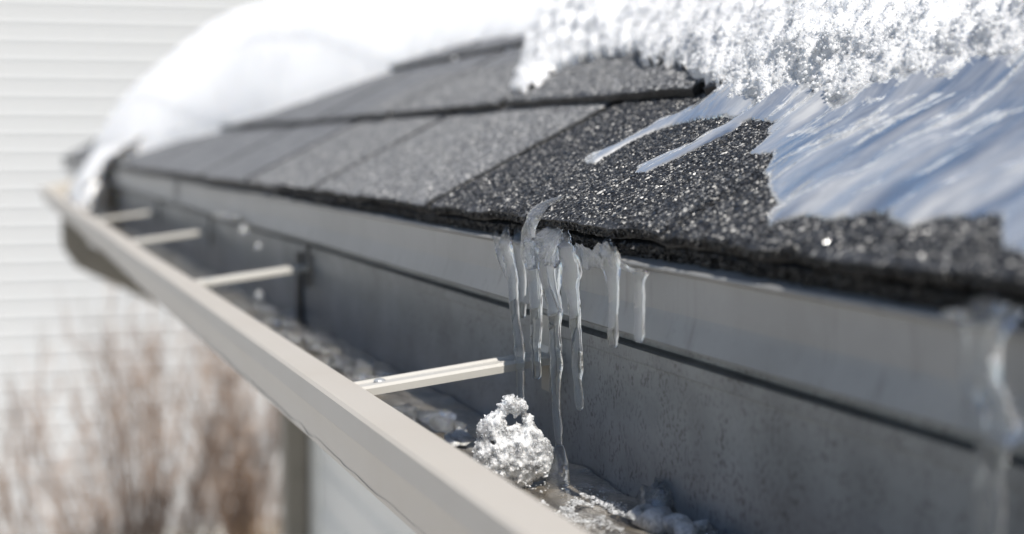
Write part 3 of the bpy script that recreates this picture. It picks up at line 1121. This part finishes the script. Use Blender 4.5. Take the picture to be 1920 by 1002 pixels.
gsn, (GU, GV, GSD, GW) = masked_field('granular_snow', GS_POLY, 0.30, 1.56, 0.085, 0.56, 0.0022, 0.0022, w_gs, M['gsnow'], jag=0.005)
tag(gsn, 'coarse granular melting snow lying above the glazed ice, upper right', 'snow')
# its loose crystals
sel = np.argwhere((GSD > 0.0) & (GU < 1.30) & (GV < 0.36))
wt = np.where(GSD[sel[:, 0], sel[:, 1]] < 0.03, 2.0, 1.0) * np.clip(1.7 - GU[sel[:, 0], sel[:, 1]] * 1.0, 0.35, 2)
idx = rng.choice(len(sel), 90000, p=wt / wt.sum())
uu = GU[sel[idx, 0], sel[idx, 1]] + rng.uniform(-.0011, .0011, len(idx)); vv = GV[sel[idx, 0], sel[idx, 1]] + rng.uniform(-.0011, .0011, len(idx))
ww = GW[sel[idx, 0], sel[idx, 1]] + rng.uniform(-.0007, .00025, len(idx))
cr = crystals('snow_crystals', RP(uu, vv, ww), rng.gamma(2.2, 0.00015, len(idx)) + 0.00026, M['crystal'], gsn, smooth=True)
tag(cr, kind='stuff')


# ------------------------------------------------------------------ glazed ice sheet with tongues
def w_sheet(U, V, sd):
    s = np.clip(sd, 0, None)
    w = (0.0009 + 0.0010 * np.clip(s / 0.012, 0, 1)) * np.sqrt(np.clip(1 - (1 - np.clip(s / 0.0036, 0, 1)) ** 2, 0, 1)) + 0.0012 * np.clip(s / .05, 0, 1)
    q = np.stack([U * 60, V * 16, U * 0 + 9], -1)
    w = w * (1 + 0.20 * fbm(q, 2)) + 0.0009 * np.clip(s / .02, 0, 1) * fbm(q * np.array([1.0, 2.2, 1]), 2)
    k0 = np.clip((0.1295 - V) / 0.02, 0, 1)
    base = np.where(V < 0.09, surf(U, V), surf(U, np.full_like(V, 0.09)) + np.interp(V, [0.09, 0.105, 0.126, 0.142, 0.3], [0, 0.0006, 0.0048, 0.0058, 0.0052]))
    return np.where(sd > 0, base + 0.0006 + w, base - 0.0012)


sheet, (SU, SV, SSD, SW) = masked_field('ice_sheet', SHEET_POLY, 0.20, 0.80, -0.002, 0.195, 0.0009, 0.0009, w_sheet, M['sheet'], jag=0.0008)
tag(sheet, 'glazed blue-grey ice sheet with two finger-like tongues over the near shingles', 'ice')

# ------------------------------------------------------------------ mineral granules on the in-focus shingles
n = 210000
uu = 0.30 + 1.25 * rng.random(n) ** 1.35
vv = rng.random(n) * 0.215
k = np.floor(vv / EXPO)
ok = np.ones(n, bool)
for kk in (0, 1):
    for j in joints(kk):
        ok &= ~((k == kk) & (np.abs(uu - j) < (0.0012 if abs(j - .552) < .01 else 0.0084) + 0.0007 * vnoise(np.stack([vv * 400, vv * 0 + j, vv * 0], -1))))
ok &= ~in_poly(uu, vv, SHEET_POLY) | (dist_poly(uu, vv, SHEET_POLY) < .010)
ok &= ~(in_poly(uu, vv, GS_POLY) & (dist_poly(uu, vv, GS_POLY) > .006))
ok &= (vv - k * EXPO) > butt_wave(uu, 0) * (k == 0) + butt_wave(uu, 1) * (k == 1) + 0.0003
uu, vv, k = uu[ok], vv[ok], k[ok]
lift = np.zeros(len(uu))
for kk in (0, 1):
    js = joints(kk)
    for i in range(len(js) - 1):
        mk = (k == kk) & (uu > js[i]) & (uu < js[i + 1])
        lift[mk] = tab_lift(kk, i)
q = vv - k * EXPO
ww = surf(uu, k * EXPO + 1e-4) - STEP * q / EXPO + lift * (1 - q / EXPO) + 0.0001 - np.where(q < .004, .0011 * (1 - q / .004), 0)
sz = rng.gamma(5, 0.000088, len(uu)) + 0.00010
wet = (k == 0) & (uu < 0.884)
for nm, mk in (('granule_wet', wet), ('granule', ~wet)):
    gr = crystals('granules', RP(uu[mk], vv[mk], ww[mk]), sz[mk], M[nm], None, aniso=0.4, flat=RN)
    tag(gr, kind='stuff'); adopt2(deck, gr)
# granules stuck to the ragged butts of the lower layers
n = 15000
uu = 0.28 + 1.1 * rng.random(n) ** 1.3
lay = rng.random(n) < 0.45
vb = np.where(lay, butt_wave(uu, 0), starter_wave(uu))
wb = np.where(lay, -0.0012 - 0.0026 * rng.random(n), -0.0062 - 0.0054 * rng.random(n))
e2 = crystals('edge_granules', RP(uu, vb, wb), rng.gamma(5, 0.0001, n) + 0.0002, M['core'], None)
tag(e2, kind='stuff'); adopt2(deck, e2)

# ------------------------------------------------------------------ icicles
IX = 0.2345
MMPX = None


def icicle(rows, label, X=IX, mat='icicle_ice', seed=0, name='icicle', sub=9, depth=1.0, rough=0.105):
    """rows: (photo y, centre x, half width px, thickness ratio[, X])"""
    K = []
    for r in rows:
        y, x, hw, tr_ = r[0], r[1], r[2], r[3] if len(r) > 3 else 1.0
        xx = r[4] if len(r) > 4 else X
        p = atX(x, y, xx)
        dep = (p - np.array([0, 0, H])) @ FW
        K.append([p[0], p[1], p[2], hw * dep / FPX, tr_])
    S = catmull(K, sub)
    # rounded tip
    tip = S[-1]
    extra = []
    for a in (0.35, 0.65, 0.87, 0.985):
        z = tip.copy(); z[2] -= tip[3] * a * 0.9; z[3] = tip[3] * math.sqrt(1 - a * a); extra.append(z)
    S = np.vstack([S, extra])
    C_ = S[:, :3]
    # across the view: mostly along the eave
    a = RT * 0.55 + np.array([0, -1, 0]) * 0.45; a /= np.linalg.norm(a)
    b_ = np.cross([0, 0, 1], a)
    A_ = [a * max(s[3], 1e-5) * 1.02 for s in S]
    B_ = [b_ * max(s[3] * s[4] * depth, 1e-5) for s in S]
    fl = np.clip((0.98 - S[:, 4]) * 0.6, 0, 0.30)
    o = loft(name, C_, A_, B_, M[mat], n=26, rough=rough, freq=250, flute=fl, seed=seed)
    tag(o, label, 'icicle', 'icicles hanging from the shingle edge')
    return o


icicle([(430, 926, 2, .3, .2425), (446, 931, 7, .4, .2395), (480, 938, 8, .8), (505, 946, 5), (518, 949, 3.5)], 'tiny icicle stub at the left end of the icicle cluster', seed=1)
icicle([(424, 950, 2, .3, .2425), (440, 948, 9, .4, .2395), (458, 948, 13, .5), (480, 953, 12, .7), (520, 961, 10.5), (560, 963, 9), (600, 967, 8.5), (640, 973, 9.5), (660, 974, 9.5), (690, 976, 8), (720, 976, 7.5), (744, 977, 6.5)], 'long thin icicle, leftmost of the long ones, pointing at the ice lump', seed=2)
icicle([(428, 968, 3, .3, .243), (450, 972, 11, .4, .2405), (480, 974, 10, .7), (520, 978, 8.5), (570, 980, 6.5), (592, 980, 5.5)], 'short icicle tucked between the two leftmost long icicles', X=.2395, seed=3)
icicle([(418, 985, 3, .3, .242), (440, 991, 15, .4, .2385), (470, 999, 17, .7), (540, 1005, 13), (590, 1005, 12), (640, 1005, 11), (655, 1005, 8.8), (680, 1006, 9), (705, 1006, 8)], 'icicle ending in a round drop level with the gutter hanger', seed=4)
icicle([(424, 1016, 6, .3, .242), (446, 1022, 22, .4, .2385), (480, 1030, 23, .7), (540, 1034, 18), (580, 1041, 14), (620, 1040, 11.5), (680, 1043, 12.5), (710, 1043, 9.5), (760, 1043, 8), (800, 1046, 8.5), (830, 1048, 6.8), (843, 1049, 10, 1.0, .2335), (862, 1049, 15, 1.0, .2325), (885, 1047, 20, 1.0, .2315), (912, 1045, 24, 1.0, .2310)], 'longest icicle, frozen onto the ice lump in the gutter', X=.2348, seed=5)
icicle([(426, 1063, 2, .3, .242), (446, 1061, 11, .4, .239), (475, 1064, 18, .6), (505, 1073, 20, .8), (540, 1072, 14.5), (580, 1078, 12), (620, 1079, 10.5), (660, 1083, 10), (690, 1083, 11), (712, 1083, 8), (745, 1086, 9), (764, 1087, 7)], 'long icicle right of the longest one, ending in a round drop', seed=6)
g_ = icicle([(440, 1141, 2, .3, .242), (458, 1138, 12, .4, .239), (480, 1141, 18, .6), (505, 1146, 17, .8), (530, 1150, 11.5), (580, 1151, 8.5), (600, 1150, 8.5), (630, 1149, 10.5), (646, 1150, 8)], 'medium icicle with a broad frosted cap, second from the right of the cluster', seed=7)
icicle([(505, 1203, 9, .5), (514, 1201, 14.5, .7), (530, 1199, 10.5), (560, 1199, 10), (600, 1199, 10), (628, 1198, 10), (636, 1198, 8)], 'short stubby icicle, rightmost of the cluster', seed=8)
icicle([(497, 1031, 3, .8), (505, 1032, 8, .8), (520, 1034, 8, .9), (545, 1039, 7), (575, 1048, 5), (584, 1052, 3.5)], 'small bent ice finger in front of the longest icicle', X=.2300, seed=9)


def strand(name, rows, mat, parent=None, seed=0, flute=0.12, n=18, rough=.08):
    """rows: (point, half width along the eave, half thickness)"""
    K = np.array([[*r[0], r[1], r[2]] for r in rows], float)
    S = catmull(K, 9)
    T = np.gradient(S[:, :3], axis=0); T /= np.linalg.norm(T, axis=1)[:, None]
    A_, B_ = [], []
    for i, s in enumerate(S):
        a = np.array([0, -1.0, 0]) * .8 + RT * .2
        a = a - T[i] * (a @ T[i]); a /= np.linalg.norm(a)
        b_ = np.cross(T[i], a)
        A_.append(a * max(s[3], 1e-5)); B_.append(b_ * max(s[4], 1e-5))
    return loft(name, S[:, :3], A_, B_, M[mat], n=n, rough=rough, freq=300, flute=flute, seed=seed, parent=parent)


# webs of ice from the medium icicle to its neighbours: thin upright films
def film(name, rows, mat, parent, seed):
    """rows: (point, half height, half thickness)"""
    S = catmull(np.array([[*r[0], r[1], r[2]] for r in rows], float), 10)
    A_ = [np.array([0, 0, max(q[3], 1e-5)]) for q in S]; B_ = [RN * 0 + np.array([-.8, .3, 0]) * max(q[4], 1e-5) for q in S]
    return loft(name, S[:, :3], A_, B_, M[mat], n=22, rough=.22, freq=240, seed=seed, parent=parent)


film('web', [(atX(1074, 478, .2395), .0042, .0009), (atX(1092, 482, .2385), .0048, .0008), (atX(1110, 486, .2380), .0038, .0008), (atX(1126, 482, .2380), .0052, .0009), (atX(1142, 484, .2378), .0060, .0010)], 'cloudy_ice', g_, 21)
film('web', [(atX(1154, 488, .2380), .0050, .0009), (atX(1166, 497, .2378), .0020, .0008), (atX(1180, 506, .2376), .0011, .0008), (atX(1194, 512, .2370), .0018, .0009)], 'clear_ice', g_, 22)


# runnel of ice spilling over the shingle edge above the cluster
def on_roof(x, y, w):
    u, v_ = roof_uv(x, y)
    return RP(u, v_, w)


rn = strand('ice_runnel', [(on_roof(1058, 373, .0006), .0012, .0005), (on_roof(1040, 382, .0010), .0046, .0010), (on_roof(1018, 394, .0012), .0058, .0012), (atX(1002, 411, .2375), .0050, .0013), (atX(993, 430, .2352), .0054, .0013), (atX(990, 455, .2350), .0070, .0013), (atX(996, 480, .2352), .0062, .0012), (atX(1003, 502, .2356), .0022, .0008)], 'cloudy_ice', seed=31, flute=0.10, n=26)
tag(rn, 'white ice runnel spilling over the shingle edge into the icicle cluster', 'ice')
fr = strand('ice_fringe', [(atX(1026, 428, .2400), .0060, .0008), (atX(1030, 440, .2385), .0072, .0010), (atX(1036, 460, .2370), .0075, .0011), (atX(1042, 480, .2362), .0056, .0010), (atX(1046, 496, .2360), .0022, .0007)], 'cloudy_ice', seed=33, flute=0.3, n=34)
tag(fr, 'ribbed ice fringe under the shingle lip behind the bent ice finger', 'ice')

# blurred frozen dribble at the right edge
db = empty('frozen_dribble', tuple(atX(1850, 590, .2362)))
tag(db, 'large blurred frozen dribble hanging from the eave at the right edge', 'icicle')
d1 = strand('curtain', [(atX(1850, 562, .2400), .0040, .0010), (atX(1846, 588, .2346), .0060, .0012), (atX(1838, 640, .2336), .0045, .0014), (atX(1846, 700, .2334), .0046, .0018), (atX(1868, 760, .2333), .0040, .0022), (atX(1880, 806, .2333), .0052, .0034), (atX(1874, 836, .2333), .0028, .0022), (atX(1866, 900, .2333), .0018, .0016), (atX(1868, 950, .2333), .0022, .0020), (atX(1862, 1040, .2333), .0014, .0013)], 'dribble_ice', seed=41, flute=.2, n=26, rough=.2)
d2 = strand('strand', [(atX(1768, 586, .2390), .0013, .0007), (atX(1800, 590, .2340), .0026, .0014), (atX(1804, 610, .2330), .0014, .0013), (atX(1806, 660, .2328), .0011, .0010), (atX(1808, 705, .2328), .0017, .0015), (atX(1824, 740, .2328), .0026, .0019), (atX(1846, 768, .2328), .0012, .0010)], 'dribble_ice', seed=42, rough=.15)
d3 = strand('strand', [(atX(1908, 582, .2390), .0024, .0008), (atX(1882, 612, .2330), .0022, .0015), (atX(1870, 640, .2324), .0015, .0013), (atX(1864, 690, .2323), .0019, .0016), (atX(1872, 730, .2323), .0014, .0012), (atX(1882, 775, .2323), .0019, .0016), (atX(1888, 812, .2323), .0030, .0026)], 'dribble_ice', seed=43, rough=.15)
d4 = strand('strand', [(atX(1842, 822, .2330), .0010, .0009), (atX(1834, 880, .2328), .0015, .0015), (atX(1830, 920, .2328), .0009, .0009), (atX(1828, 980, .2328), .0012, .0012), (atX(1830, 1040, .2328), .0008, .0008)], 'dribble_ice', seed=44, rough=.15)
adopt(db, d1, d2, d3, d4)

# ------------------------------------------------------------------ contents of the gutter
ZI = -0.146
us = np.arange(0.25, 4.5, 0.006); xs = np.linspace(0.150, GX - 0.0012, 34)
Y_, X_ = np.meshgrid(us, xs, indexing='ij')
q = np.stack([X_ * 90, Y_ * 45, X_ * 0], -1)
Z_ = H + ZI + 0.0014 * fbm(q, 2) + 0.004 * np.clip((0.175 - X_) / 0.025, 0, 1)
a = np.arange(X_.size).reshape(X_.shape)
fq = np.stack([a[:-1, :-1], a[1:, :-1], a[1:, 1:], a[:-1, 1:]], -1).reshape(-1, 4)
mw = fastmesh('meltwater', np.stack([X_, Y_, Z_], -1).reshape(-1, 3), fq[:, ::-1], M['melt'], None, True)
tag(mw, kind='structure')


# lacy ice lump: crystals filling an outline drawn on an upright plane, thicker towards its middle
def zz(pts, sx=4.554, ox=860, oy=720):
    return [(ox + x / sx, oy + y / sx) for x, y in pts]


OUT = zz([(390, 110), (470, 105), (500, 150), (520, 118), (560, 140), (590, 200), (570, 250), (625, 280), (635, 350), (695, 400), (712, 450), (765, 485), (790, 545), (800, 640), (780, 760), (650, 790), (605, 860), (540, 885), (470, 850), (300, 860), (150, 760), (120, 650), (130, 590), (165, 470), (150, 380), (200, 310), (250, 265), (320, 240), (345, 205), (330, 180), (380, 172)])
HOLE = zz([(388, 292), (404, 262), (436, 240), (462, 258), (482, 284), (506, 246), (546, 230), (562, 290), (556, 352), (528, 372), (486, 352), (446, 376), (412, 356), (398, 322)])
HOLE2 = zz([(268, 472), (318, 472), (312, 510), (280, 508)])
n = 110000
px = rng.uniform(880, 1040, n); py = rng.uniform(740, 918, n)
jx = px + 1.6 * fbm(np.stack([px * .35, py * .35, px * 0], -1), 2); jy = py + 1.6 * fbm(np.stack([px * .35, py * .35, px * 0 + 7], -1), 2)
ok = in_poly(jx, jy, OUT) & ~in_poly(jx, jy, HOLE) & ~in_poly(jx, jy, HOLE2)
d = np.minimum(dist_poly(jx, jy, OUT), dist_poly(jx, jy, HOLE))
th = 0.0012 + 0.011 * (1 - np.exp(-d / 22.0))
wz = rng.uniform(-1, 1, n); wz = np.sign(wz) * np.abs(wz) ** 0.45
frac = np.where(rng.random(n) < .93, np.where(wz < 0, 1, (rng.random(n) < .25)), 1)
ok &= frac > 0
px, py, th, wz, d = px[ok], py[ok], th[ok], wz[ok], d[ok]
DL = 0.690
dd = DL + wz * th * (1 + .25 * vnoise(np.stack([px * .12, py * .12, px * 0], -1)))
P = np.array([atD(x, y, DL) for x, y in zip(px, py)])
P = P + np.outer(dd - DL, FW)
keep = P[:, 2] > H + ZI - 0.004
P, d = P[keep], d[keep]
lump = empty('ice_lump', tuple(atD(965, 912, DL)))
tag(lump, 'lacy white granular ice lump with a hole, standing in the gutter', 'ice')
lc = crystals('crystals', P, (rng.gamma(2.0, 0.00011, len(P)) + 0.00022), M['sintered'], None, aniso=0.5, smooth=True)
rm = lc.modifiers.new('sinter', 'REMESH'); rm.mode = 'VOXEL'; rm.voxel_size = 0.00030; rm.use_smooth_shade = True
sm_ = lc.modifiers.new('melt', 'SMOOTH'); sm_.factor = 0.5; sm_.iterations = 1
tag(lc, kind='stuff')
adopt(lump, lc)
pk = rng.choice(len(P), 3500)
lg = crystals('loose_grains', P[pk] + rng.normal(0, .0004, (3500, 3)), rng.gamma(2.0, 0.00012, 3500) + 0.00022, M['wet_grain'], None, aniso=0.6)
tag(lg, kind='stuff'); adopt(lump, lg)
# solid cores inside the crystals
bm = bmesh.new()
for (x, y, r, o_) in ((925, 820, 22, 3), (960, 842, 26, 4), (985, 840, 24, 4), (930, 860, 24, 2), (965, 880, 26, 2), (1008, 856, 18, 4), (905, 845, 12, 2), (985, 893, 16, 0), (925, 885, 22, 1), (1010, 885, 18, 5), (950, 900, 20, 0)):
    c0 = atD(x, y, DL + .001 * o_)
    mt = Matrix.Translation(c0) @ Matrix.Diagonal((r * .7 / FPX * .80, r * .5 / FPX * .80, r * .72 / FPX * .80, 1))
    rr_ = bmesh.ops.create_icosphere(bm, subdivisions=3, radius=1.25, matrix=mt)
for v_ in bm.verts:
    v_.co += Vector(np.array([vnoise(np.array(v_.co) * 420 + s * 9) for s in range(3)]) * .0011)
me = bpy.data.meshes.new('core'); bm.to_mesh(me); bm.free(); me.materials.append(M['gsnow'])
co = link(bpy.data.objects.new('core', me)); adopt(lump, co)


def chunk(name, c, r, mat, label, seed, cat='ice', **kw):
    """broken piece of ice: a few angular shards frozen together, flat side down"""
    rs = np.random.default_rng(seed)
    bm = bmesh.new()
    for q in range(5):
        off = rs.uniform(-.75, .75, 3) * np.array([1, 1, 0]) if q else np.zeros(3)
        k_ = rs.uniform(.35, .75) if q else 0.85
        pts = rs.normal(size=(13, 3)); pts /= np.linalg.norm(pts, axis=1)[:, None]
        pts *= rs.uniform(.75, 1.1, (13, 1))
        pts[:, 2] = np.clip(pts[:, 2], -.3, .8)
        vs_ = [bm.verts.new(Vector((off + p * k_ * np.array([1, 1, rs.uniform(.8, 1.1)])))) for p in pts]
        hull = bmesh.ops.convex_hull(bm, input=vs_)
        bmesh.ops.delete(bm, geom=[v_ for v_ in vs_ if v_.is_valid and not v_.link_faces], context='VERTS')
    bmesh.ops.bevel(bm, geom=bm.edges[:], offset=0.06, segments=2, affect='EDGES', clamp_overlap=True)
    bmesh.ops.triangulate(bm, faces=bm.faces[:])
    for v_ in bm.verts:
        p = np.array(v_.co)
        p = p * (1 + .10 * fbm(p * 3.1 + seed, 3))
        v_.co = Vector((c[0] + p[0] * r[0], c[1] + p[1] * r[1], c[2] + (p[2] + .22) * r[2]))
    bmesh.ops.recalc_face_normals(bm, faces=bm.faces[:])
    me = bpy.data.meshes.new(name); bm.to_mesh(me); bm.free()
    me.materials.append(M[mat])
    me.polygons.foreach_set('use_smooth', [True] * len(me.polygons))
    o = link(bpy.data.objects.new(name, me))
    tag(o, label, cat, 'ice pieces on the gutter floor')
    return o


def fl(x, y, z=ZI):
    return atZ(x, y, z)


chunk('ice_chunk', fl(1240, 962), (.011, .018, .015), 'cloudy_ice', 'clear broken ice slab against the gutter back, below the right icicles', 3, rough=.2)
chunk('ice_chunk', fl(1225, 990), (.012, .017, .009), 'frosted_ice', 'grey melting ice piece in front of the clear slab at the bottom edge', 4)
chunk('ice_chunk', fl(1305, 1008), (.009, .015, .011), 'frosted_ice', 'bright white ice piece at the bottom edge, nearest the gutter back', 5)
chunk('ice_chunk', fl(1340, 1030), (.008, .012, .008), 'clear_ice', 'dark clear ice piece at the bottom edge, furthest right in the gutter', 6)
chunk('ice_chunk', fl(820, 800), (.016, .030, .010), 'clear_ice', 'wet clear ice lump just beyond the lacy lump, left of it', 8)
chunk('ice_chunk', fl(775, 782), (.012, .022, .008), 'clear_ice', 'wet clear ice lump below the nearest gutter hanger', 9)
chunk('ice_chunk', fl(858, 830), (.012, .022, .007), 'frosted_ice', 'low grey ice lump touching the left side of the lacy lump', 10)
chunk('ice_chunk', fl(672, 700), (.015, .05, .007), 'clear_ice', 'ice pile just behind the nearest hanger, beside the gutter lip', 11)
chunk('ice_chunk', fl(640, 688), (.012, .05, .006), 'cloudy_ice', 'pale ice piece behind the nearest hanger, further from the camera', 12)
chunk('ice_chunk', fl(582, 645), (.016, .07, .007), 'cloudy_ice', 'blurred ice ridge midway between the two nearest hangers', 13)
chunk('ice_chunk', fl(545, 618), (.013, .07, .007), 'clear_ice', 'blurred dark ice piece beyond the ice ridge', 14)
chunk('ice_chunk', fl(505, 590), (.013, .07, .006), 'cloudy_ice', 'blurred ice piece just before the second hanger', 15)
# frosty slush between the lump and the bottom edge of the view
n = 2600
cx_, cy_ = [], []
base = np.array([fl(1085, 955), fl(1150, 975)])
pu = rng.normal(0, 1, (n, 2)); tsel = rng.random(n)
ctr = base[0] * (1 - tsel)[:, None] + base[1] * tsel[:, None]
P = ctr + np.stack([pu[:, 0] * .008, pu[:, 1] * .017, np.zeros(n)], 1)
P[:, 2] = H + ZI + .0016 + .0018 * fbm(np.stack([P[:, 0] * 160, P[:, 1] * 90, P[:, 0] * 0], -1), 2) + rng.uniform(-.0006, .0006, n)
P = P[(P[:, 0] > .165) & (P[:, 0] < GX - .004) & (fbm(np.stack([P[:, 0] * 130, P[:, 1] * 60, P[:, 0] * 0 + 5], -1), 2) > .05)]
sh = crystals('slush', P, rng.gamma(3, .00010, len(P)) + .00018, M['wet_grain'], None, smooth=True, flat=np.array([0, 0, 1.0]))
tag(sh, 'frosty grey slush floating in front of the lacy ice lump', 'slush', kind='stuff')


# falling and hanging drops
def drop(p, r, label, seed, stretch=1.25):
    bm = bmesh.new()
    bmesh.ops.create_icosphere(bm, subdivisions=3, radius=1.0)
    for v_ in bm.verts:
        z = v_.co.z
        k_ = 1.0 if z < 0 else (1 - z) ** 0.35 if z < 1 else 0
        v_.co = Vector((p[0] + v_.co.x * r * (k_ if z > 0.2 else 1), p[1] + v_.co.y * r * (k_ if z > 0.2 else 1), p[2] + z * r * (stretch if z > 0 else 1)))
    me = bpy.data.meshes.new('water_drop'); bm.to_mesh(me); bm.free(); me.materials.append(M['water'])
    me.polygons.foreach_set('use_smooth', [True] * len(me.polygons))
    o = link(bpy.data.objects.new('water_drop', me))
    tag(o, label, 'water drop', 'drops of meltwater')
    return o


drop(atX(486, 554, .236), .0042, 'blurred falling water drop just below the second gutter hanger', 1)
drop(atX(457, 432, .236), .0045, 'blurred water drop below the bottom hem of the drip edge, left of the icicles', 2)
drop(atX(484, 462, .236), .0030, 'faint blurred water drop in mid-air above the second gutter hanger', 3)
dh = strand('hem_icicle', [(atX(420, 402, .2385), .012, .002), (atX(435, 406, .2375), .016, .003), (atX(452, 411, .2375), .010, .002)], 'cloudy_ice', seed=61)
tag(dh, 'sliver of white ice along the drip edge hem, far left', 'ice')
